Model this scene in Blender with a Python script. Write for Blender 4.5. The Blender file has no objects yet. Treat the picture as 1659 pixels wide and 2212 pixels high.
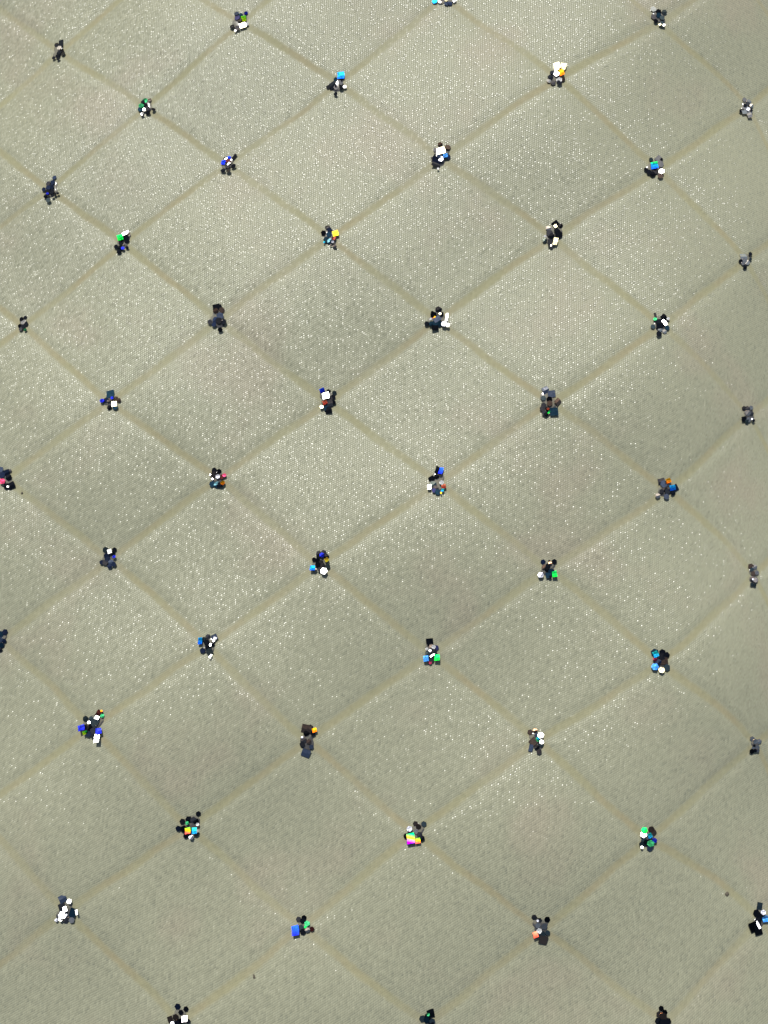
import bpy, math, random
import numpy as np
from mathutils import Vector, Matrix

# ------------------------------------------------------------------ camera, sky, sun, exposure
sc = bpy.context.scene
COL = sc.collection
D = 0.237                      # camera height over the fabric's middle, metres
PX = 1.0e-4                    # one photo unit (photo is 1659 x 2212 units) on the z = 0 plane, metres
PW, PH = 1659.0, 2212.0
cam_d = bpy.data.cameras.new('camera')
cam = bpy.data.objects.new('camera', cam_d)
COL.objects.link(cam)
cam.location = (0, 0, D)
cam_d.sensor_width = 36.0
cam_d.lens = 18.0 / (PH / 2 * PX / D)
cam_d.clip_start = 0.005
cam_d.clip_end = 20.0
sc.camera = cam

SUN_ZEN = math.radians(48.0)
SUN_AZ = Vector((-0.20, 0.98))
SUN = Vector((SUN_AZ.x * math.sin(SUN_ZEN), SUN_AZ.y * math.sin(SUN_ZEN), math.cos(SUN_ZEN))).normalized()
w = bpy.data.worlds.new('World')
sc.world = w
w.use_nodes = True
nt = w.node_tree
bg = nt.nodes['Background']
sky = nt.nodes.new('ShaderNodeTexSky')
sky.sky_type = 'NISHITA'
sky.sun_disc = False
sky.sun_elevation = math.pi / 2 - SUN_ZEN
sky.sun_rotation = math.atan2(SUN.x, SUN.y)
nt.links.new(sky.outputs[0], bg.inputs[0])
bg.inputs[1].default_value = 0.08
sd = bpy.data.lights.new('sun', 'SUN')
sd.energy = 4.3
sd.angle = math.radians(0.53)
sd.color = (1.0, 0.98, 0.94)
so = bpy.data.objects.new('sun', sd)
COL.objects.link(so)
so.location = SUN * 0.5
so.rotation_euler = SUN.to_track_quat('Z', 'Y').to_euler()
sc.view_settings.view_transform = 'Standard'
sc.view_settings.look = 'None'
sc.view_settings.exposure = 0.0
sc.view_settings.gamma = 1.0
sc.view_settings.use_curve_mapping = False

rnd = random.Random(7)

# ------------------------------------------------------------------ shape of the draped fabric
def height(x, y):
    """height of the fabric over the z = 0 plane (metres); numpy friendly"""
    z = -0.17 * y - 0.32 * y * y
    yc = np.maximum(y, 0.0)
    xl = np.minimum(x + 0.005, 0.0)
    z = z - (0.9 + 4.5 * np.minimum(yc, 0.13)) * xl * xl           # falls away to the left, more so at the top
    xr = np.maximum(x - 0.046, 0.0)
    x1 = np.minimum(xr, 0.044)
    z = z - 2.6 * x1 * x1 - 2 * 2.6 * 0.044 * (xr - x1)           # rolls off at the right
    z = z + 0.00085 * np.sin(x * 62 - y * 78 + 0.7) + 0.00030 * np.sin(y * 120 + x * 45 + 2.0) \
          + 0.00013 * np.sin(x * 190 + y * 150)
    return z

def normal_at(x, y):
    e = 2e-4
    gx = (height(x + e, y) - height(x - e, y)) / (2 * e)
    gy = (height(x, y + e) - height(x, y - e)) / (2 * e)
    return Vector((-float(gx), -float(gy), 1.0)).normalized()

def unproject(u, v):
    """photo unit -> point where that ray meets the fabric"""
    dx, dy = (u - PW / 2) * PX, -(v - PH / 2) * PX
    t = 1.0
    for _ in range(60):
        t = 0.4 * t + 0.6 * (D - float(height(dx * t, dy * t))) / D
    return Vector((dx * t, dy * t, float(height(dx * t, dy * t))))

# crossings of the seam lines, column by column, in photo units
COLS = {
    8: (0, [(1725, 145), (1727, 475), (1727, 803), (1733, 1150), (1738, 1515), (1745, 1890)]),
    7: (0.5, [(1612, 232), (1610, 565), (1617, 900), (1627, 1242), (1632, 1608), (1640, 1985)]),
    6: (0, [(1425, 50), (1417, 368), (1428, 705), (1441, 1057), (1428, 1430), (1400, 1812), (1437, 2212)]),
    5: (0.5, [(1206, 170), (1194, 513), (1190, 872), (1184, 1230), (1162, 1604), (1170, 2010)]),
    4: (0, [(962, -2), (954, 342), (947, 694), (945, 1043), (932, 1410), (895, 1800), (923, 2212)]),
    3: (0.5, [(732, 182), (714, 514), (708, 868), (691, 1220), (663, 1600), (655, 2000)]),
    2: (0, [(522, 50), (492, 355), (473, 692), (469, 1036), (449, 1394), (410, 1787), (390, 2205)]),
    1: (0.5, [(315, 233), (266, 525), (240, 868), (238, 1208), (197, 1572), (145, 1970)]),
    0: (0, [(130, 112), (108, 410), (50, 705), (10, 1034), (3, 1385)]),
}
kc, kr, kx, ky = [], [], [], []
for c, (r0, pts) in COLS.items():
    for k, (u, v) in enumerate(pts):
        p = unproject(u, v)
        kc.append(c); kr.append(r0 + k); kx.append(p.x); ky.append(p.y)
kc = np.array(kc, float); kr = np.array(kr, float)
NK = len(kc)
def tps(r2):
    return np.where(r2 > 1e-12, 0.5 * r2 * np.log(np.maximum(r2, 1e-12)), 0.0)
SC, SR = 1.0, 1.35
A = np.zeros((NK + 3, NK + 3))
A[:NK, :NK] = tps(((kc[:, None] - kc[None]) * SC) ** 2 + ((kr[:, None] - kr[None]) * SR) ** 2) + 0.004 * np.eye(NK)
A[:NK, NK] = 1; A[:NK, NK + 1] = kc; A[:NK, NK + 2] = kr
A[NK, :NK] = 1; A[NK + 1, :NK] = kc; A[NK + 2, :NK] = kr
rhs = np.zeros((NK + 3, 2)); rhs[:NK, 0] = kx; rhs[:NK, 1] = ky
WT = np.linalg.solve(A, rhs)

def sheet_xy(p, q):
    """lattice coordinates -> x, y on the fabric. p runs down-right, q runs down-left"""
    p = np.asarray(p, float); q = np.asarray(q, float)
    c = p - q; r = (p + q) / 2
    r2 = ((c[..., None] - kc) * SC) ** 2 + ((r[..., None] - kr) * SR) ** 2
    ph = tps(r2)
    x = ph @ WT[:NK, 0] + WT[NK, 0] + WT[NK + 1, 0] * c + WT[NK + 2, 0] * r
    y = ph @ WT[:NK, 1] + WT[NK, 1] + WT[NK + 1, 1] * c + WT[NK + 2, 1] * r
    return x, y

SEAM = 0.040                   # half the width of a seam line, in lattice units
def sheet(p, q):
    x, y = sheet_xy(p, q)
    fp = np.abs(p - np.round(p)); fq = np.abs(q - np.round(q))
    d = np.minimum(fp, fq)
    t = np.clip((d - 0.012) / 0.085, 0, 1)
    z = height(x, y) + 0.00016 * (t * t * (3 - 2 * t)) + 0.00022 * np.sin(math.pi * fp) * np.sin(math.pi * fq)
    return x, y, z

# ------------------------------------------------------------------ materials
def N(nt, kind, **kw):
    n = nt.nodes.new(kind)
    for k, v in kw.items():
        setattr(n, k, v)
    return n
def mth(nt, op, a, b=None, c=None):
    n = N(nt, 'ShaderNodeMath', operation=op)
    for i, v in enumerate((a, b, c)):
        if v is None: continue
        if isinstance(v, (int, float)): n.inputs[i].default_value = v
        else: nt.links.new(v, n.inputs[i])
    return n.outputs[0]
def vmth(nt, op, a, b=None, scale=None):
    n = N(nt, 'ShaderNodeVectorMath', operation=op)
    for i, v in enumerate((a, b)):
        if v is None: continue
        if isinstance(v, (tuple, list)): n.inputs[i].default_value = v
        else: nt.links.new(v, n.inputs[i])
    if scale is not None:
        if isinstance(scale, (int, float)): n.inputs['Scale'].default_value = scale
        else: nt.links.new(scale, n.inputs['Scale'])
    return n.outputs[0]
def smooth(nt, v, a, b, lo=0.0, hi=1.0):
    n = N(nt, 'ShaderNodeMapRange', interpolation_type='SMOOTHSTEP')
    nt.links.new(v, n.inputs['Value'])
    n.inputs['From Min'].default_value = a; n.inputs['From Max'].default_value = b
    n.inputs['To Min'].default_value = lo; n.inputs['To Max'].default_value = hi
    return n.outputs['Result']
def mixc(nt, f, a, b, mode='MIX'):
    n = N(nt, 'ShaderNodeMix', data_type='RGBA', blend_type=mode)
    for i, v in ((0, f), (6, a), (7, b)):
        if isinstance(v, (int, float)): n.inputs[i].default_value = v
        elif isinstance(v, (tuple, list)): n.inputs[i].default_value = (*v, 1)
        else: nt.links.new(v, n.inputs[i])
    return n.outputs[2]

def fabric_material():
    m = bpy.data.materials.new('knit_fabric'); m.use_nodes = True
    nt = m.node_tree; b = nt.nodes['Principled BSDF']; L = nt.links.new
    lat = N(nt, 'ShaderNodeUVMap', uv_map='lattice').outputs[0]
    wea = N(nt, 'ShaderNodeUVMap', uv_map='weave').outputs[0]          # millimetres on the flat cloth
    s = N(nt, 'ShaderNodeSeparateXYZ'); L(lat, s.inputs[0])
    def dist(o):
        return mth(nt, 'ABSOLUTE', mth(nt, 'SUBTRACT', mth(nt, 'FRACT', mth(nt, 'ADD', o, 100.5)), 0.5))
    wb = N(nt, 'ShaderNodeTexNoise'); L(wea, wb.inputs['Vector']); wb.inputs['Scale'].default_value = 0.07; wb.inputs['Detail'].default_value = 1
    wl = vmth(nt, 'ADD', lat, vmth(nt, 'SCALE', vmth(nt, 'SUBTRACT', wb.outputs['Color'], (.5, .5, .5)), scale=0.055))
    L(wl, s.inputs[0])
    d = mth(nt, 'MINIMUM', dist(s.outputs[0]), dist(s.outputs[1]))
    n1 = N(nt, 'ShaderNodeTexNoise'); L(wea, n1.inputs['Vector']); n1.inputs['Scale'].default_value = 1.1; n1.inputs['Detail'].default_value = 3
    n2 = N(nt, 'ShaderNodeTexNoise'); L(wea, n2.inputs['Vector']); n2.inputs['Scale'].default_value = 0.10; n2.inputs['Detail'].default_value = 2
    n3 = N(nt, 'ShaderNodeTexNoise'); L(wea, n3.inputs['Vector']); n3.inputs['Scale'].default_value = 0.045; n3.inputs['Detail'].default_value = 3
    dd = mth(nt, 'ADD', d, mth(nt, 'MULTIPLY', mth(nt, 'SUBTRACT', n1.outputs[0], 0.5), 0.022))
    dd = mth(nt, 'ADD', dd, mth(nt, 'MULTIPLY', mth(nt, 'SUBTRACT', n2.outputs[0], 0.5), 0.018))
    mask = mth(nt, 'MULTIPLY', smooth(nt, dd, 0.010, 0.043, 1.0, 0.0), smooth(nt, n3.outputs[0], 0.40, 0.62, 1.0, 0.62))
    inv = mth(nt, 'SUBTRACT', 1.0, mask)
    # stitches: one cell each, brick-offset rows, slightly irregular
    sw = N(nt, 'ShaderNodeSeparateXYZ'); L(wea, sw.inputs[0])
    cw = N(nt, 'ShaderNodeCombineXYZ')
    L(sw.outputs[0], cw.inputs[0]); L(mth(nt, 'MULTIPLY_ADD', sw.outputs[0], -0.55, sw.outputs[1]), cw.inputs[1])
    st = vmth(nt, 'MULTIPLY', cw.outputs[0], (1 / 0.47, 1 / 0.46, 1))
    wn = N(nt, 'ShaderNodeTexNoise'); L(wea, wn.inputs['Vector']); wn.inputs['Scale'].default_value = 0.3
    st = vmth(nt, 'ADD', st, vmth(nt, 'SCALE', vmth(nt, 'SUBTRACT', wn.outputs['Color'], (.5, .5, .5)), scale=0.5))
    vo = N(nt, 'ShaderNodeTexVoronoi', voronoi_dimensions='2D'); L(st, vo.inputs['Vector'])
    vo.inputs['Scale'].default_value = 1.0; vo.inputs['Randomness'].default_value = 0.15
    dv = vmth(nt, 'SUBTRACT', st, vo.outputs['Position'])
    rv = vmth(nt, 'SUBTRACT', vo.outputs['Color'], (.5, .5, .5))
    sv = N(nt, 'ShaderNodeSeparateXYZ'); L(vo.outputs['Color'], sv.inputs[0])
    glint = smooth(nt, sv.outputs[2], 0.66, 0.92, 0.0, 1.0)             # some threads stand askew and shine more
    ramp = mth(nt, 'MULTIPLY_ADD', glint, 0.24, 0.17)
    tilt = vmth(nt, 'ADD', vmth(nt, 'SCALE', dv, scale=0.50), vmth(nt, 'SCALE', rv, scale=ramp))
    tilt = vmth(nt, 'MULTIPLY', tilt, (1, 1, 0))
    tilt = vmth(nt, 'SCALE', tilt, scale=mth(nt, 'MULTIPLY_ADD', inv, 0.55, 0.45))
    g = N(nt, 'ShaderNodeNewGeometry')
    nn = vmth(nt, 'NORMALIZE', vmth(nt, 'ADD', g.outputs['Normal'], tilt))
    L(nn, b.inputs['Normal'])
    # dye: sage thread, a little uneven from stitch to stitch, tan seam lines; moire colour painted in as faint pinkish drifts
    tone = mth(nt, 'MULTIPLY_ADD', sv.outputs[0], 0.16, 0.92)
    base = mixc(nt, smooth(nt, n3.outputs[0], 0.50, 0.72), FAB, FAB_PINK)
    base = mixc(nt, 1.0, base, N_rgb(nt, tone), 'MULTIPLY')
    seam = mixc(nt, smooth(nt, n2.outputs[0], 0.35, 0.7), SEAM_A, SEAM_B)
    seam = mixc(nt, 1.0, seam, N_rgb(nt, mth(nt, 'MULTIPLY_ADD', n1.outputs[0], 0.35, 0.83)), 'MULTIPLY')
    L(mixc(nt, mask, base, seam), b.inputs['Base Color'])
    ro = mth(nt, 'MULTIPLY_ADD', glint, -0.11, 0.36)
    L(mth(nt, 'MULTIPLY_ADD', mask, 0.30, ro), b.inputs['Roughness'])
    L(mth(nt, 'MULTIPLY_ADD', inv, mth(nt, 'MULTIPLY_ADD', glint, 0.24, 0.18), 0.06), b.inputs['Specular IOR Level'])
    return m
def N_rgb(nt, v):
    c = N(nt, 'ShaderNodeCombineXYZ')
    for i in range(3): nt.links.new(v, c.inputs[i])
    return c.outputs[0]

FAB = (0.300, 0.298, 0.204)
FAB_PINK = (0.314, 0.292, 0.205)
SEAM_A = (0.292, 0.279, 0.168)
SEAM_B = (0.300, 0.270, 0.165)
FABRIC = fabric_material()

# sequin film: metallised plastic, each code one base tint, diffraction colours painted in; (colour, roughness, catches the sun)
def flake_mat(name, col, rough, col2=None, col3=None, vary=0.5):
    m = bpy.data.materials.new(name); m.use_nodes = True
    nt = m.node_tree; b = nt.nodes['Principled BSDF']; L = nt.links.new
    oi = N(nt, 'ShaderNodeObjectInfo')
    tc = N(nt, 'ShaderNodeTexCoord')
    if col2 is None:
        c = (*col, 1)
        rgb = N(nt, 'ShaderNodeRGB'); rgb.outputs[0].default_value = c; base = rgb.outputs[0]
    else:
        s = N(nt, 'ShaderNodeSeparateXYZ'); L(tc.outputs['Object'], s.inputs[0])
        v = mth(nt, 'ADD', mth(nt, 'MULTIPLY_ADD', s.outputs[1], 0.9, 0.5), mth(nt, 'MULTIPLY', s.outputs[0], 0.25))
        rp = N(nt, 'ShaderNodeValToRGB'); L(v, rp.inputs[0])  # holographic diffraction hues painted as a ramp across the flake
        e = rp.color_ramp.elements
        e[0].position = 0.15; e[0].color = (*col, 1); e[1].position = 0.85; e[1].color = (*(col3 or col2), 1)
        if col3:
            k = e.new(0.5); k.color = (*col2, 1)
        base = rp.outputs[0]
    tone = mth(nt, 'MULTIPLY_ADD', oi.outputs['Random'], vary * 2, 1 - vary)
    L(mixc(nt, 1.0, base, N_rgb(nt, tone), 'MULTIPLY'), b.inputs['Base Color'])
    b.inputs['Metallic'].default_value = 1.0
    nz = N(nt, 'ShaderNodeTexNoise'); L(tc.outputs['Object'], nz.inputs['Vector']); nz.inputs['Scale'].default_value = 2.2
    L(mth(nt, 'MULTIPLY_ADD', nz.outputs[0], 0.16, rough - 0.08), b.inputs['Roughness'])
    tl = vmth(nt, 'SCALE', vmth(nt, 'SUBTRACT', nz.outputs['Color'], (.5, .5, .5)), scale=0.35)
    g = N(nt, 'ShaderNodeNewGeometry')
    L(vmth(nt, 'NORMALIZE', vmth(nt, 'ADD', g.outputs['Normal'], tl)), b.inputs['Normal'])
    return m

MATS = {}
def defmat(code, name, bright, *a, **k):
    MATS[code] = (flake_mat(name, *a, **k), bright)
defmat('k', 'film_black', 0, (0.050, 0.047, 0.046), 0.16)
defmat('d', 'film_charcoal', 0, (0.24, 0.19, 0.15), 0.20)
defmat('g', 'film_grey', 0, (0.86, 0.72, 0.56), 0.26, vary=0.3)
defmat('s', 'film_slate', 0, (0.36, 0.38, 0.42), 0.22, vary=0.3)
defmat('n', 'film_navy', 0, (0.085, 0.10, 0.15), 0.18)
defmat('b', 'film_brown', 0, (0.34, 0.20, 0.12), 0.20)
defmat('D', 'film_dark_olive', 0, (0.22, 0.25, 0.20), 0.20)
defmat('T', 'film_dark_teal', 0, (0.08, 0.18, 0.21), 0.18)
defmat('f', 'film_faded_brown', 0, (0.55, 0.40, 0.27), 0.24, vary=0.3)
defmat('M', 'film_maroon', 0, (0.36, 0.08, 0.06), 0.25)
defmat('V', 'film_violet', 0, (0.24, 0.20, 0.42), 0.25)
defmat('w', 'film_silver', 1, (0.42, 0.42, 0.41), 0.30, vary=0.15)
defmat('S', 'film_pale_silver', 2, (0.15, 0.155, 0.18), 0.34, vary=0.2)
defmat('B', 'film_blue', 1, (0.0015, 0.003, 0.11), 0.34, (0.002, 0.012, 0.13), vary=0.3)
defmat('N', 'film_deep_blue', 2, (0.002, 0.003, 0.09), 0.34, (0.004, 0.006, 0.07), vary=0.2)
defmat('L', 'film_mid_blue', 2, (0.006, 0.03, 0.09), 0.34, (0.012, 0.05, 0.13), vary=0.2)
defmat('C', 'film_cyan', 1, (0.002, 0.045, 0.11), 0.34, (0.004, 0.10, 0.10), vary=0.2)
defmat('A', 'film_azure', 1, (0.001, 0.015, 0.11), 0.34, (0.002, 0.055, 0.12), vary=0.2)
defmat('G', 'film_green', 1, (0.001, 0.075, 0.006), 0.34, (0.002, 0.10, 0.02), vary=0.2)
defmat('J', 'film_dull_green', 2, (0.006, 0.05, 0.02), 0.34, vary=0.3)
defmat('Z', 'film_green_to_blue', 1, (0.001, 0.012, 0.12), 0.34, (0.001, 0.035, 0.10), (0.002, 0.09, 0.02), vary=0.1)
defmat('E', 'film_lime', 1, (0.06, 0.09, 0.001), 0.34, (0.015, 0.09, 0.003), vary=0.1)
defmat('Y', 'film_yellow', 1, (0.10, 0.085, 0.004), 0.34, (0.11, 0.07, 0.006), vary=0.2)
defmat('W', 'film_cream', 1, (0.40, 0.36, 0.22), 0.32, vary=0.15)
defmat('O', 'film_orange', 1, (0.11, 0.022, 0.001), 0.34, (0.11, 0.06, 0.002), vary=0.2)
defmat('R', 'film_red', 1, (0.11, 0.010, 0.006), 0.34, (0.12, 0.035, 0.02), vary=0.2)
defmat('P', 'film_pink', 2, (0.12, 0.012, 0.03), 0.34, vary=0.2)
defmat('X', 'film_rainbow', 1, (0.05, 0.0, 0.11), 0.34, (0.11, 0.06, 0.0), (0.0, 0.10, 0.03), vary=0.05)
defmat('F', 'film_fire', 1, (0.12, 0.012, 0.01), 0.34, (0.11, 0.05, 0.0), (0.03, 0.09, 0.005), vary=0.05)

def glue_material():
    m = bpy.data.materials.new('clear_glue'); m.use_nodes = True
    nt = m.node_tree; L = nt.links.new
    out = nt.nodes['Material Output']; nt.nodes.remove(nt.nodes['Principled BSDF'])
    tr = N(nt, 'ShaderNodeBsdfTransparent'); tr.inputs[0].default_value = (0.86, 0.85, 0.82, 1)
    gl = N(nt, 'ShaderNodeBsdfGlossy'); gl.inputs['Roughness'].default_value = 0.18
    fr = N(nt, 'ShaderNodeFresnel'); fr.inputs[0].default_value = 1.45
    df = N(nt, 'ShaderNodeBsdfDiffuse'); df.inputs[0].default_value = (0.26, 0.25, 0.25, 1)
    m0 = N(nt, 'ShaderNodeMixShader'); m0.inputs[0].default_value = 0.28; L(tr.outputs[0], m0.inputs[1]); L(df.outputs[0], m0.inputs[2])
    mx = N(nt, 'ShaderNodeMixShader'); L(fr.outputs[0], mx.inputs[0]); L(m0.outputs[0], mx.inputs[1]); L(gl.outputs[0], mx.inputs[2])
    L(mx.outputs[0], out.inputs[0])
    return m
GLUE = glue_material()
def plain_material(name, col, rough):
    m = bpy.data.materials.new(name); m.use_nodes = True
    nt = m.node_tree; b = nt.nodes['Principled BSDF']
    tc = N(nt, 'ShaderNodeTexCoord'); nz = N(nt, 'ShaderNodeTexNoise'); nt.links.new(tc.outputs['Object'], nz.inputs['Vector'])
    nz.inputs['Scale'].default_value = 3.0
    nt.links.new(mixc(nt, nz.outputs[0], tuple(c * 0.6 for c in col), tuple(c * 1.4 for c in col)), b.inputs['Base Color'])
    b.inputs['Roughness'].default_value = rough
    return m
LINT = plain_material('lint', (0.10, 0.085, 0.06), 0.9)

# ------------------------------------------------------------------ the fabric: diamond panels between seam lines
fabric = bpy.data.objects.new('draped_fabric', None)
COL.objects.link(fabric)
fabric['label'] = 'sage grey knit fabric crossed by tan diagonal seam lines into diamonds'
fabric['category'] = 'fabric'
fabric.empty_display_size = 0.02

def sheet_mesh(name, P, Q, keep=None):
    """P, Q: 2-D arrays of lattice coordinates"""
    x, y, z = sheet(P, Q)
    e = 1e-3
    xa, ya, za = sheet(P + e, Q); xb, yb, zb = sheet(P - e, Q)
    xc, yc, zc = sheet(P, Q + e); xd, yd, zd = sheet(P, Q - e)
    du = np.stack([xa - xb, ya - yb, za - zb], -1); dv = np.stack([xc - xd, yc - yd, zc - zd], -1)
    nr = np.cross(du, dv); nr *= np.sign(nr[..., 2:3]); nr /= np.linalg.norm(nr, axis=-1, keepdims=True)
    h, wd = P.shape
    verts = np.stack([x, y, z], -1).reshape(-1, 3)
    nr = nr.reshape(-1, 3)
    faces = []
    for a in range(h - 1):
        for b2 in range(wd - 1):
            if keep is not None and not keep(P[a:a+2, b2:b2+2].mean(), Q[a:a+2, b2:b2+2].mean()): continue
            i = a * wd + b2
            faces.append((i, i + 1, i + wd + 1, i + wd))
    used = sorted({i for f in faces for i in f}); mp = {o: k for k, o in enumerate(used)}
    faces = [tuple(mp[i] for i in f) for f in faces]
    verts = verts[used]; nr = nr[used]
    f0 = faces[0]
    if np.cross(verts[f0[1]] - verts[f0[0]], verts[f0[2]] - verts[f0[0]])[2] < 0:
        faces = [f[::-1] for f in faces]
    me = bpy.data.meshes.new(name)
    me.from_pydata(verts.tolist(), [], faces)
    pf = P.reshape(-1)[used]; qf = Q.reshape(-1)[used]
    l1 = me.uv_layers.new(name='lattice'); l2 = me.uv_layers.new(name='weave')
    vi = np.zeros(len(me.loops), np.int32); me.loops.foreach_get('vertex_index', vi)
    a1 = np.stack([pf[vi], qf[vi]], -1).astype(np.float32)
    a2 = np.stack([(pf - qf)[vi] * 24.0 + 400, -(pf + qf)[vi] * 17.7 + 400], -1).astype(np.float32)
    l1.data.foreach_set('uv', a1.reshape(-1)); l2.data.foreach_set('uv', a2.reshape(-1))
    me.shade_smooth()
    me.normals_split_custom_set_from_vertices(nr.tolist())
    me.materials.append(FABRIC)
    me.update()
    o = bpy.data.objects.new(name, me)
    COL.objects.link(o)
    o.parent = fabric
    return o

def inside(p, q):
    c, r = p - q, (p + q) / 2
    return -4.6 < c < 12.1 and -3.2 < r < 8.7
panels = []
for p in range(-9, 19):
    for q in range(-14, 15):
        if inside(p + .5, q + .5):
            panels.append((p, q))
pset = set(panels)
tt = np.concatenate([[SEAM, 0.055, 0.075, 0.10], np.linspace(0.15, 0.85, 10), [0.90, 0.925, 0.945, 1 - SEAM]])
for p, q in panels:
    P, Q = np.meshgrid(p + tt, q + tt)
    sheet_mesh('diamond_panel', P, Q)
band = np.linspace(-SEAM, SEAM, 5)
seg = np.concatenate([[-SEAM, 0.0, SEAM], np.linspace(0.08, 0.92, 13)])
ps = [a for a, _ in panels]; qs = [b for _, b in panels]
# lines along p (constant q) run through the crossings
for q in range(min(qs), max(qs) + 2):
    run = [p for p in range(min(ps), max(ps) + 1) if (p, q) in pset or (p, q - 1) in pset]
    if not run: continue
    t = np.concatenate([p + seg for p in run] + [[run[-1] + 1 - SEAM]])
    P, Q = np.meshgrid(t, q + band)
    sheet_mesh('seam_line', P, Q)
# lines along q stop either side of each crossing
for p in range(min(ps), max(ps) + 2):
    run = [q for q in range(min(qs), max(qs) + 1) if (p, q) in pset or (p - 1, q) in pset]
    if not run: continue
    t = np.concatenate([q + seg for q in run] + [[run[-1] + 1 - SEAM]])
    P, Q = np.meshgrid(p + band, t)
    sheet_mesh('seam_line', P, Q, keep=lambda a, b: abs(b - round(b)) > SEAM * 0.99)

# ------------------------------------------------------------------ sequin shapes (unit size, shared)
TH = 0.035
def prism(name, ring, fold=0.0):
    """ring: outline points counter-clockwise, must include its two points on y = 0"""
    t = math.tan(fold)
    n = len(ring)
    zz = [-abs(y) * t for x, y in ring]
    v = [(x, y, z + TH / 2) for (x, y), z in zip(ring, zz)] + [(x, y, z - TH / 2) for (x, y), z in zip(ring, zz)]
    on = [i for i, (x, y) in enumerate(ring) if abs(y) < 1e-6]
    a, b = on
    up = [i for i in range(a, b + 1)]
    lo = [i % n for i in range(b, a + n + 1)]
    f = [tuple(up), tuple(lo), tuple(n + i for i in reversed(up)), tuple(n + i for i in reversed(lo))]
    f += [(i, n + i, n + (i + 1) % n, (i + 1) % n) for i in range(n)]
    me = bpy.data.meshes.new(name)
    me.from_pydata(v, [], f)
    me.update()
    return me
hexr = [(0.5 * math.cos(i * math.pi / 3), 0.5 * math.sin(i * math.pi / 3)) for i in range(6)]
hexw = [(0.53, 0), (0.22, 0.45), (-0.27, 0.40), (-0.49, 0), (-0.24, -0.46), (0.28, -0.42)]
squ = [(0.5, 0), (0.5, 0.5), (-0.5, 0.5), (-0.5, 0), (-0.5, -0.5), (0.5, -0.5)]
sqw = [(0.52, 0), (0.46, 0.50), (-0.50, 0.44), (-0.47, 0), (-0.53, -0.49), (0.44, -0.47)]
SHAPES = {
    'h': [prism('hex_film', hexr), prism('hex_film_bent', hexr, 0.10), prism('hex_film_cut', hexw), prism('hex_film_creased', hexw, 0.20)],
    'q': [prism('square_film', squ), prism('square_film_bent', squ, 0.08), prism('square_film_cut', sqw), prism('square_film_creased', sqw, 0.16)],
}
MESH_CACHE = {}
def film(kind, variant, code):
    key = (kind, variant, code)
    if key not in MESH_CACHE:
        me = SHAPES[kind][variant].copy()
        me.name = 'sequin_film'
        me.materials.append(MATS[code][0])
        MESH_CACHE[key] = me
    return MESH_CACHE[key]

def pose(n, ang):
    x = Vector((math.cos(ang), math.sin(ang), 0))
    x = (x - n * x.dot(n)).normalized()
    y = n.cross(x)
    return Matrix((x, y, n)).transposed().to_4x4()

CAMP = Vector((0, 0, D))
def half_at(p):
    return ((CAMP - p).normalized() + SUN).normalized()

def tilt_rand(n, deg):
    a = rnd.uniform(0, 2 * math.pi); t = math.tan(math.radians(rnd.uniform(0.2, 1.0) * deg))
    v = Vector((math.cos(a), math.sin(a), 0))
    return (n + v * t).normalized()

# ------------------------------------------------------------------ the glitter clusters
# view = (left, top, width) in photo pixels of the close-up the numbers were read from; every close-up is 1659 wide.
# piece: shape (h six-sided, q four-sided), film code, x, y, width [, height, turn in degrees]
V_A = (800, 0, 700); V_B = (1500, 0, 824); V_C = (2324, 0, 700); V_D = (0, 600, 700); V_E = (700, 800, 800)
V_F = (1600, 800, 800); V_G = (0, 1450, 900); V_H = (0, 2350, 900); V_I = (2050, 1450, 974); V_J = (1050, 2400, 800)
V_K = (2000, 2100, 800); V_L = (2424, 2600, 600); V_M = (100, 3132, 900); V_N = (1050, 3132, 900); V_O = (2000, 3000, 1024)
V_P = (2324, 560, 700); V_Q = (1550, 450, 400); V_R = (1150, 1450, 700); V_S = (0, 0, 1000); V_T = (2000, 2800, 250)
CL = []
def cluster(view, label, text):
    items = []
    for part in text.split(';'):
        f = part.split()
        if not f: continue
        k, code = f[0], f[1]
        v = [float(a) for a in f[2:]]
        wd = v[2]; ht = v[3] if len(v) > 3 else wd; an = v[4] if len(v) > 4 else None
        items.append((k, code, v[0], v[1], wd, ht, an))
    CL.append((view, label, items))

cluster(V_S, 'all black cluster with an upright black rectangle, nearest the top left corner',
 'q k 398 285 32 60 4;h k 368 290 32;h g 387 312 34;h k 402 330 32;h k 385 345 36;h k 412 350 32;h k 377 365 36;h k 350 378 26;h k 380 385 26')
cluster(V_S, 'small cluster with a dark green disc and two white dots, upper left',
 'h J 948 655 36;h d 975 652 30;h k 932 665 30;h T 915 712 36;h k 950 690 38;h d 965 708 36;h k 965 735 36;h k 1002 712 28;h d 930 752 26;h J 922 690 38;h w 941 715 25;h w 927 744 24')
cluster(V_A, 'cluster with navy, lime and a big cream white piece, top edge left of centre',
 'h n 312 125 50;h V 318 165 58;h T 352 140 44;h N 398 118 40;h d 340 185 52;q E 378 170 50 62 8;h k 268 243 48;h d 318 262 54;h w 408 222 42;q W 370 236 76 62 20;h w 300 284 26')
cluster(V_A, 'cluster topped by a bright blue square, one loose black flake below, upper middle',
 'h T 1235 740 42;q k 1205 795 74 74 22;q d 1168 812 36 30 30;h g 1240 815 48;h g 1282 770 52;h k 1278 752 44;q A 1285 702 70 76 3;h k 1290 818 48;h w 1323 808 42;h k 1235 875 42')
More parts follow.
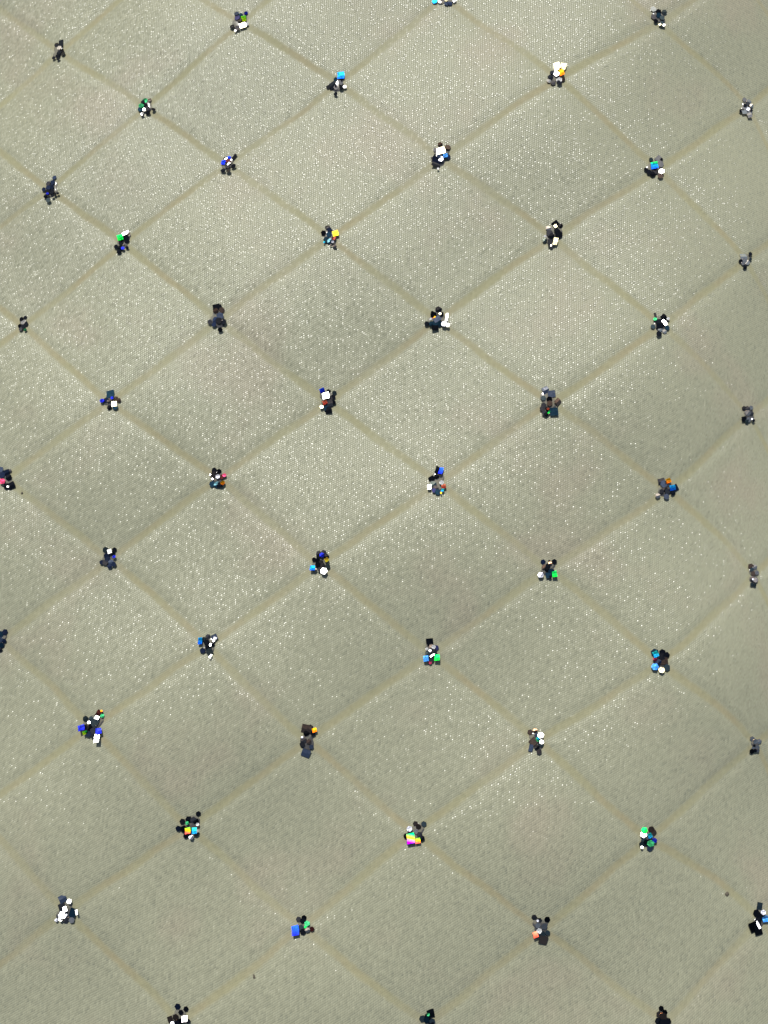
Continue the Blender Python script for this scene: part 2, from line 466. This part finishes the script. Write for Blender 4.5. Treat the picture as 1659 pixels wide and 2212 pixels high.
cluster(V_A, 'cluster with a blue folded piece over a row of black flakes, upper left',
 'q k 290 1462 30 60 -35;h k 212 1478 52;h B 242 1472 42;q B 186 1515 36 44 -10;q B 212 1492 44 30 40;h M 235 1508 56;h d 225 1545 54;h k 282 1550 56 40 35;h k 185 1590 56 42 0;h k 235 1592 50;q w 237 1526 34 18 40;q w 213 1480 30 12 40')
cluster(V_B, 'cluster cut by the top edge with cyan and yellow bits',
 'h k 490 -15 44;h n 520 28 44;h n 548 26 42;h C 425 8 46;h w 470 16 24;h W 516 -2 34;q w 583 4 40 30 40')
cluster(V_B, 'cluster with a crumpled white fan and an orange flake, top right of centre',
 'h n 1360 575 46;h k 1345 612 50;h g 1332 640 42;h d 1365 655 48;h b 1440 625 44;q W 1395 525 58 80 10;q W 1445 525 56 72 -18;h b 1420 537 28;h w 1392 582 58;q O 1431 573 42 56 20;h w 1412 632 58;h k 1415 652 46')
cluster(V_Q, 'cluster with a wrinkled white square above pale blue flakes, upper centre',
 'h b 760 495 88;h b 885 535 104;h g 680 580 72;h k 675 665 40;q n 790 680 180 60 18;h n 885 690 95;h d 640 720 64;q n 700 745 140 110 -12;q d 690 815 140 70 -16;q W 772 592 158 140 12;q L 848 675 74 76 10;h S 770 727 98;h w 725 882 46')
cluster(V_C, 'cluster of charcoal flakes with one pale gold glint below, top right',
 'h g 590 85 62;h d 595 155 64;h k 640 108 58;h D 692 112 54;h T 640 142 54;h D 670 165 50;h k 612 195 46;h D 672 222 62;h W 650 228 26;h w 687 231 34')
cluster(V_C, 'grey glitter cluster with one small white piece, highest on the right edge',
 'h d 1440 930 48;h g 1482 950 56;h g 1445 1000 60;h n 1472 968 46;h k 1447 985 40;h d 1506 985 42;h g 1490 1045 56;h k 1410 1035 42;q d 1440 1045 50 40 10;h k 1505 1028 30;q d 1488 1072 46 54 20;h S 1475 1018 34')
cluster(V_C, 'cluster with a green to blue square and a white hexagon, upper right',
 'q g 640 1485 66 66 42;h g 655 1532 66;h D 568 1488 44;h k 667 1485 26;h d 605 1600 56;h k 520 1580 42;h k 550 1605 54;h k 585 1625 56;h b 655 1640 56;q Z 600 1540 66 76 4;h w 665 1598 60')
cluster(V_D, 'elongated navy black cluster without any white, left edge below the top left corner',
 'h n 507 235 46;h d 450 290 48;h n 490 280 54;h n 450 330 54;h n 480 325 54;h n 408 345 42;h k 445 365 50;h k 485 365 54;h k 540 382 28;h k 512 390 34;h k 425 408 46;h k 490 406 32;h D 450 445 50;h N 443 383 26')
cluster(V_D, 'narrow black cluster with vivid green patch and white tip, left side',
 'h g 1200 768 46;h k 1175 795 64;h k 1182 822 56;h k 1130 838 58;h g 1147 850 40;h k 1082 880 44;h k 1185 888 34;h k 1120 890 56;h k 1110 925 52;q w 1172 752 76 34 28;h w 1195 744 26;q G 1120 792 56 60 18;h N 1145 893 34')
cluster(V_D, 'slim all black cluster at the left edge',
 'h k 235 1540 38;h k 200 1555 46;h g 215 1585 50;h k 240 1598 50;h k 185 1620 42;h k 212 1630 50;h d 192 1650 40;h J 235 1655 30')
cluster(V_E, 'cluster of dark teal flakes with a yellow square at its right, upper middle',
 'h k 1222 192 46;h n 1240 220 48;h k 1190 243 46;h T 1235 255 50;h T 1215 300 58;h T 1240 310 48;h M 1272 282 44;h d 1280 353 38;h d 1250 342 20;q Y 1288 246 52 56 15;h C 1195 318 18;h S 1263 313 26')
cluster(V_E, 'dark cluster of charcoal and steel flakes with one separate hexagon below, left of centre',
 'q k 315 850 62 56 8;h k 340 845 46;h b 310 880 50;h b 358 872 50;h s 345 922 66;h n 305 950 52;h d 335 960 58;h d 262 970 44;h k 375 968 50;h n 295 990 44;h k 346 1033 44')
cluster(V_R, 'cluster with a large white flake, red chip and blue chip, centre of fabric',
 'h k 340 215 44;h D 395 230 46;h k 380 272 54;h d 350 288 62;q d 352 330 56 56 10;h k 388 320 46;h T 320 375 56;q k 340 390 62 64 8;q B 280 203 50 46 25;q w 315 255 74 78 12;q R 305 315 46 48 30;h W 275 360 42')
cluster(V_R, 'cluster with a black and blue square standing above white and red chips',
 'q k 1370 948 66 76 -16;h d 1388 998 44;h k 1350 1010 54;h k 1310 1025 54;h k 1285 1030 36;h D 1315 1088 80;h d 1340 1120 64;h V 1325 1140 48;h T 1360 1155 58;q B 1390 955 38 70 -18;h w 1395 1065 56;q R 1415 1100 44 46 8;q w 1280 1108 40 56 0;q C 1405 1135 26 36 -20;h Y 1390 1163 20')
cluster(V_R, 'cluster of black flakes with blue top, yellow bar and round white piece, lower centre',
 'h d 250 1730 58;h d 295 1720 56;h k 250 1755 54;h k 320 1755 52;h k 205 1785 44;h k 240 1795 54;h d 270 1815 54;h k 240 1830 54;h d 285 1840 52;h D 333 1845 48;h d 212 1885 46;h d 260 1880 48;h N 278 1742 50;q Y 322 1785 40 42 35;q A 190 1862 50 52 0;h w 295 1892 78')
cluster(V_F, 'black cluster with a pale yellow strip and small white dots, upper right of centre',
 'q k 1220 172 56 56 40;h k 1260 182 42;h g 1160 205 48;h d 1170 245 64;h k 1230 225 56;h k 1245 255 68;h k 1185 265 54;h D 1130 302 42;q d 1182 322 56 60 5;h d 1185 358 28;q W 1218 186 28 30 30;h w 1133 268 26;q W 1218 310 42 76 -15;h w 1180 345 24')
cluster(V_F, 'dark cluster with a narrow white strip standing at its right side, centre',
 'h k 262 870 60;h k 212 892 28;h k 222 912 58;h k 278 905 58;h T 270 985 54;h k 168 985 46;h T 205 985 48;h T 235 975 54;q k 235 1017 56 44 2;q s 250 945 66 44 35;h W 275 902 24;q O 226 935 12 36 -40;q w 330 930 20 84 -8;h w 200 943 24;h S 308 985 48;h w 338 994 38')
cluster(V_I, 'cluster of slate squares above dark brown flakes with a teal square, right of centre',
 'q s 168 146 46 50 25;q s 208 172 50 46 8;h D 153 200 38;h k 192 208 42;h b 195 235 42;q b 250 223 42 42 42;h d 155 250 42;h d 145 270 38;h k 185 272 42;h d 160 300 38;h k 172 310 34;q T 224 290 56 54 5;h R 183 271 20;q G 190 294 12 24 -30')
cluster(V_I, 'small grey brown cluster on the right edge, upper middle',
 'h d 1500 270 36;h d 1522 270 38;h g 1545 265 32;h g 1525 300 42;h d 1548 302 36;q k 1500 340 36 36 10;h g 1530 345 36;h D 1520 355 34;h k 1562 350 24;h S 1552 340 14')
cluster(V_I, 'cluster of grey flakes with an orange chip and a blue square, right side',
 'q d 945 760 48 46 10;h d 985 775 42;h s 960 775 52;q n 1035 802 44 44 25;h d 965 810 42;h d 985 825 42;h d 945 825 32;h k 1022 838 32;h g 920 855 38;h s 978 860 40;q O 992 752 34 38 15;q A 1020 800 40 42 5')
cluster(V_I, 'faint brown grey cluster without bright pieces, right edge below the middle',
 'h b 1545 1330 44;h g 1570 1332 38;h D 1550 1352 32;h b 1562 1376 36;h g 1585 1372 32;h d 1555 1410 36;h g 1575 1420 36;h D 1552 1450 30;h D 1570 1455 26;h S 1558 1415 14')
cluster(V_I, 'cluster with separate dark hexagons and one vivid green square, right of centre',
 'h n 150 1298 36;h k 226 1297 38;h k 192 1292 15;h b 196 1310 30;h b 160 1335 40;h k 183 1325 36;h k 180 1350 36;h T 205 1365 46;q T 187 1388 38 36 10;h k 197 1402 26;h S 135 1386 42;q G 228 1378 34 48 4')
cluster(V_G, 'cluster with teal square on top, cream chip and deep blue flake, left',
 'q T 800 186 60 58 6;h n 770 232 42;h d 795 240 42;h b 840 220 38;h b 862 232 36;h k 793 285 38;h T 835 280 46;h N 812 214 24;h N 740 235 36;q W 828 258 42 46 8')
cluster(V_G, 'cluster cut by the left edge with a pink flake and one white dot',
 'h s 5 735 44;q n 40 762 62 54 15;h n 15 775 52;h d 70 745 30;h k 60 790 52;q k 82 850 52 52 22;h k 45 855 48;h P 15 820 46;h w 57 857 20')
cluster(V_G, 'cluster with a gold flake and a pink flake at its right, left of centre',
 'h k 1555 740 42;h k 1590 748 38;h d 1555 770 50;h M 1608 788 40;h T 1540 840 46;h T 1575 845 52;q k 1595 846 44 40 5;h S 1580 785 34;h P 1628 775 30;h w 1525 772 13;h w 1542 803 17;h O 1615 830 38')
cluster(V_G, 'dark navy cluster with a single white flake near its top, left',
 'h D 765 1318 46;h k 830 1318 38;h k 815 1340 40;h n 775 1362 48;h n 780 1385 42;h n 738 1408 36;h d 763 1410 44;h s 805 1408 44;h n 825 1422 38;h n 795 1438 38;h N 827 1367 26;q w 795 1328 36 40 20')
cluster(V_H, 'dark teal cluster cut by the left edge, without white',
 'h n 35 255 46;h T 5 270 48;h s 5 310 42;h n 30 320 36;h T 10 350 42;h k 0 385 34')
cluster(V_H, 'cluster with an azure rectangle at its left and a white sliver below, lower left',
 'h D 1480 310 42;h d 1508 290 42;h k 1500 330 48;h k 1540 345 38;h k 1510 365 50;h n 1470 390 44;q D 1520 395 46 44 25;q s 1556 293 44 40 25;q A 1452 318 32 58 2;h S 1560 300 28;h w 1550 318 22;q w 1528 347 14 26 -10;h w 1483 368 14;q w 1527 430 13 36 -35')
cluster(V_H, 'tall cluster with a red brown tip, dark blue squares and a long white piece below',
 'h J 742 862 32;q M 716 848 42 52 -30;h D 620 885 46;h D 660 885 40;h D 685 907 70;h k 650 950 54;h b 625 945 46;h d 675 975 54;h d 690 950 38;h n 640 995 46;h d 670 1010 34;h O 736 828 18;q w 703 876 34 28 -20;h w 645 912 25;q N 590 950 48 46 20;q N 715 973 40 42 12;q E 612 987 26 28 20;h G 625 978 18;q w 701 1027 42 68 -3')
cluster(V_M, 'cluster with an orange yellow square and a mint green flake, lower left',
 'h k 1255 133 40;h d 1140 190 46;h k 1185 175 52;h d 1220 180 52;h k 1236 186 46;h n 1110 240 44;h k 1150 242 52;h d 1240 280 42;h k 1162 295 38;h S 1203 303 36;h J 1173 200 28;h w 1248 210 30;q F 1178 256 42 50 10;q C 1226 256 36 46 5;h w 1246 258 26')
cluster(V_M, 'silvery mirror bright cluster of squares with a dark green piece, bottom left',
 'q s 270 750 58 58 28;q d 268 820 56 76 20;h S 270 868 62;h d 292 905 48;h g 335 905 46;h S 224 905 26;q T 343 850 46 62 -15;h w 318 769 44;q w 286 826 32 46 25;h w 256 898 40;q w 371 848 18 46 20')
cluster(V_M, 'cluster cut by the bottom edge with a white square, left',
 'h n 1105 1533 48;h k 1165 1550 40;h k 1128 1575 40;q b 1050 1625 36 44 20;h b 1090 1610 48;h k 1125 1640 46;h d 1180 1640 38;h k 1100 1650 42;q w 1155 1622 46 48 4;h S 1065 1655 30')
cluster(V_J, 'cluster with blue and green flakes side by side under white dots, lower centre',
 'q k 1330 258 58 44 5;h k 1320 290 22;h d 1345 308 54;h V 1384 312 46;h D 1315 355 44;h d 1365 345 54;h d 1345 398 56;h P 1335 432 32;h d 1345 412 46;h w 1362 305 44;h w 1308 322 32;h w 1335 336 26;q w 1352 375 46 14 35;q L 1300 400 42 48 5;q G 1391 391 46 56 0')
cluster(V_J, 'brown black cluster with an orange corner chip and a slate square at the bottom',
 'q b 325 975 80 70 -12;h k 355 962 48;h k 325 1012 54;h d 300 1066 58;h b 345 1080 46;h d 290 1100 46;h s 365 1122 40;q s 320 1172 70 62 -20;q O 390 984 40 40 20;h k 378 1010 46;h S 290 1045 20')
cluster(V_K, 'cluster with cyan piece, thick black crumpled flake and round cream flake, lower right',
 'h T 1200 975 70;h k 1260 972 56;h k 1295 995 58;h k 1260 1005 64;q b 1275 1042 62 56 5;h n 1228 1055 58;h D 1298 1095 58;h L 1200 1090 62;q C 1207 985 46 56 20;h P 1200 1028 36;h W 1255 1115 62')
cluster(V_T, 'cluster of two brown hexagons beside white flakes and a brown square, right below centre',
 'h b 580 550 150;h b 705 510 145;h s 770 640 170;h J 790 730 150;q b 665 795 190 180 40;q s 600 960 110 190 -12;h D 860 850 170;h k 755 945 150;h d 815 1060 150;h w 855 630 190;h C 790 710 75;h w 880 805 130')
cluster(V_L, 'grey smoky cluster with black flakes at its foot, right edge lower half',
 'h g 1487 855 58;h d 1525 885 60;h g 1562 885 62;h g 1545 950 54;h g 1500 962 50;h g 1548 985 46;h k 1510 930 32;h k 1485 992 60;h k 1522 985 40')
cluster(V_O, 'cluster with a bright mint and white flake at its top left, lower right',
 'h b 915 432 44;h b 930 450 40;h D 870 500 44;h D 855 525 40;h s 905 550 42;h k 885 515 40;h N 936 500 34;h J 910 520 48;h w 865 462 50;h G 870 436 44;q C 906 470 30 34 20;h w 855 545 20')
cluster(V_O, 'pale cluster with a red chip and a white ball shaped flake, bottom right',
 'h d 168 993 38;h d 200 1012 38;h k 250 1005 40;h g 232 1050 44;h g 190 1045 36;h D 215 1102 54;h D 253 1090 34;q b 226 1138 56 52 -18;h S 190 1014 16;q R 176 1102 34 40 20;h w 199 1078 42')
cluster(V_O, 'cluster of black torn squares and one blue flake, right edge near bottom',
 'q D 1606 920 36 46 -12;h k 1585 965 48;h k 1610 985 54;h k 1600 1012 50;h S 1630 960 34;q L 1643 1000 38 40 8;q k 1568 1052 56 60 20;q k 1597 1070 50 64 10;q S 1597 1040 14 50 25')
cluster(V_O, 'all black cluster cut by the bottom edge, right',
 'h k 978 1573 36;h k 1000 1598 36;h b 965 1610 42;h b 990 1625 52;h k 1020 1655 46;h k 960 1655 46;h k 990 1665 50')
cluster(V_N, 'cluster with a large rainbow square and separate brown hexagons above, bottom centre',
 'h b 1080 205 40;h b 1102 228 42;h D 1140 207 42;h g 1085 262 40;h k 1012 295 42;h n 1030 342 34;h d 1110 285 44;h k 1125 312 46;h S 1036 243 44;q X 1046 312 62 82 8;q F 1097 329 40 42 10')
cluster(V_N, 'cluster with a big deep blue square beside round grey flakes, bottom left of centre',
 'h d 232 900 42;h k 270 888 40;h k 262 910 44;h J 293 930 42;h D 250 960 46;h k 262 990 46;h M 328 970 38;h G 280 955 20;h g 295 978 40;q B 208 980 54 76 10')
cluster(V_N, 'dark green black cluster cut by the bottom edge, centre',
 'q k 1190 1582 54 58 10;h D 1130 1620 50;h k 1170 1605 54;h T 1165 1630 54;h D 1202 1640 46;h k 1195 1662 46;h J 1172 1590 24')
cluster(V_P, 'grey cluster with black lobes on the right edge, second from the top',
 'q g 1432 1068 70 66 5;h g 1465 1120 56;h d 1440 1100 54;h k 1405 1110 44;h d 1425 1130 38;h k 1495 1042 40;h D 1497 1090 30;h k 1445 1165 46')
cluster(V_P, 'spiky cluster of black squares with two white folds and a black hexagon below, right',
 'q d 607 1612 22 46 10;h g 655 1745 50;h g 695 1765 48;h D 585 1720 48;h T 718 1730 52;q k 690 1630 50 62 35;q k 650 1690 74 96 4;h J 605 1650 36;h w 728 1645 36;q w 694 1682 34 76 32;h k 642 1788 58')

GROUP = 'glitter clusters glued on the seam crossings'
def glue_mesh(base_pts):
    """low rounded drop following the fabric under one cluster, world coordinates relative to its base"""
    pts = np.array([(p.x, p.y) for p, _ in base_pts])
    c = pts.mean(0)
    n = 20
    rim = []
    for k in range(n):
        a = 2 * math.pi * k / n
        dr = np.array([math.cos(a), math.sin(a)])
        ext = max(((pts - c) @ dr).max() * 0.92, 0.00035)
        rim.append(ext * (1 + 0.06 * math.sin(3 * a + len(pts))))
    verts = []; faces = []
    rings = [(1.0, -0.00002), (0.86, 0.00010), (0.6, 0.00016), (0.3, 0.00019)]
    for s, h in rings:
        for k in range(n):
            a = 2 * math.pi * k / n
            x = c[0] + math.cos(a) * rim[k] * s; y = c[1] + math.sin(a) * rim[k] * s
            verts.append((x, y, float(height(x, y)) + 0.00016 * 0.1 + h))
    verts.append((c[0], c[1], float(height(c[0], c[1])) + 0.00022))
    for r in range(len(rings) - 1):
        for k in range(n):
            faces.append((r * n + k, r * n + (k + 1) % n, (r + 1) * n + (k + 1) % n, (r + 1) * n + k))
    top = len(verts) - 1; r = len(rings) - 1
    for k in range(n):
        faces.append((r * n + k, r * n + (k + 1) % n, top))
    return verts, faces

for view, label, items in CL:
    ox, oy, vw = view
    k2 = vw / 1659.0                      # close-up pixel -> photo pixel
    u2 = 1659.0 / 3024.0                  # photo pixel -> photo unit
    base_pts = []
    for it in items:
        p = unproject((ox + it[2] * k2) * u2, (oy + it[3] * k2) * u2)
        base_pts.append((p, normal_at(p.x, p.y)))
    cx = sum(p.x for p, _ in base_pts) / len(base_pts); cy = sum(p.y for p, _ in base_pts) / len(base_pts)
    org = Vector((cx, cy, float(height(cx, cy))))
    root = bpy.data.objects.new('glitter_cluster', None)
    root.empty_display_size = 0.002
    COL.objects.link(root)
    root.location = org
    root['label'] = label; root['category'] = 'glitter cluster'; root['group'] = GROUP
    gv, gf = glue_mesh(base_pts)
    gm = bpy.data.meshes.new('glue_drop')
    gm.from_pydata([(a - org.x, b - org.y, c - org.z) for a, b, c in gv], [], gf)
    gm.shade_smooth(); gm.materials.append(GLUE)
    go = bpy.data.objects.new('glue_drop', gm); COL.objects.link(go); go.parent = root
    for i, (it, (p, n0)) in enumerate(zip(items, base_pts)):
        kind, code, _, _, wd, ht, an = it
        if ox >= 2300 and org.x > 0.072: code = {'d': 'g', 'n': 'd', 'b': 'f'}.get(code, code)   # paler film near the right edge
        scale_px = k2 * u2 * PX * (D - p.z) / D
        sx, sy = wd * scale_px, ht * scale_px
        mat, bright = MATS[code]
        hv = half_at(p)
        if bright == 1:
            n = tilt_rand(hv, 3.0); var = rnd.choice((1, 2, 2, 3)); f = 0.84 if code in 'wW' else 0.95; sx *= f; sy *= f
        elif bright == 2:
            n = tilt_rand(hv, 8.0); var = rnd.choice((0, 1, 2, 3))
        else:
            n = tilt_rand(n0, 9.0); var = rnd.choice((0, 0, 1, 2, 3))
            for _ in range(40):
                if math.degrees(n.angle(hv)) > 17: break
                n = tilt_rand((n + (n - hv) * 0.25).normalized(), 3.0)
        if an is None: an = rnd.uniform(0, 60)
        lean = math.sin(n.angle(n0))
        lift = 0.00018 + 0.000045 * i + 0.5 * max(sx, sy) * lean * 0.6
        o = bpy.data.objects.new('sequin', film(kind, var, code))
        COL.objects.link(o)
        o.parent = root
        q = p + n0 * lift
        # keep the piece on the same line of sight after lifting it
        ray = (p - CAMP).normalized(); q = CAMP + ray * ((p - CAMP).length - lift / max(0.3, -ray.dot(n0)))
        o.matrix_basis = Matrix.Translation(q - org) @ pose(n, math.radians(an)) @ Matrix.Diagonal((sx, sy, 0.5 * (sx + sy), 1))

# ------------------------------------------------------------------ specks of lint lying on the cloth
def lint(u, v, size, label, seed):
    r2 = random.Random(seed)
    p = unproject(u, v)
    verts = []; faces = []
    n = 9
    for ring, (s, h) in enumerate(((1.0, 0.0), (0.8, 0.35), (0.35, 0.6))):
        for k in range(n):
            a = 2 * math.pi * k / n
            rr = size * s * (0.45 + 0.35 * r2.random()) * (1.25 if k % 3 == 0 else 1.0)
            verts.append((rr * math.cos(a), rr * 0.75 * math.sin(a), size * h * 0.5))
    for r in range(2):
        for k in range(n):
            faces.append((r * n + k, r * n + (k + 1) % n, (r + 1) * n + (k + 1) % n, (r + 1) * n + k))
    faces.append(tuple(2 * n + k for k in range(n)))
    me = bpy.data.meshes.new('lint_speck'); me.from_pydata(verts, [], faces); me.materials.append(LINT)
    o = bpy.data.objects.new('lint_speck', me); COL.objects.link(o)
    n0 = normal_at(p.x, p.y)
    o.matrix_basis = Matrix.Translation(p + n0 * 0.0001) @ pose(n0, r2.uniform(0, 3))
    o['label'] = label; o['category'] = 'lint'; o['group'] = 'lint specks on the fabric'
lint(1570, 1931, 0.0008, 'dark lint speck on a seam line, lower right of the fabric', 1)
lint(549, 2110, 0.0006, 'small grey lint speck near the bottom edge, left of centre', 2)
lint(48, 1065, 0.00045, 'tiny dark speck just under the pink flaked cluster at the left edge', 3)
lint(528, 1264, 0.0004, 'tiny brown speck on a seam line left of centre', 4)
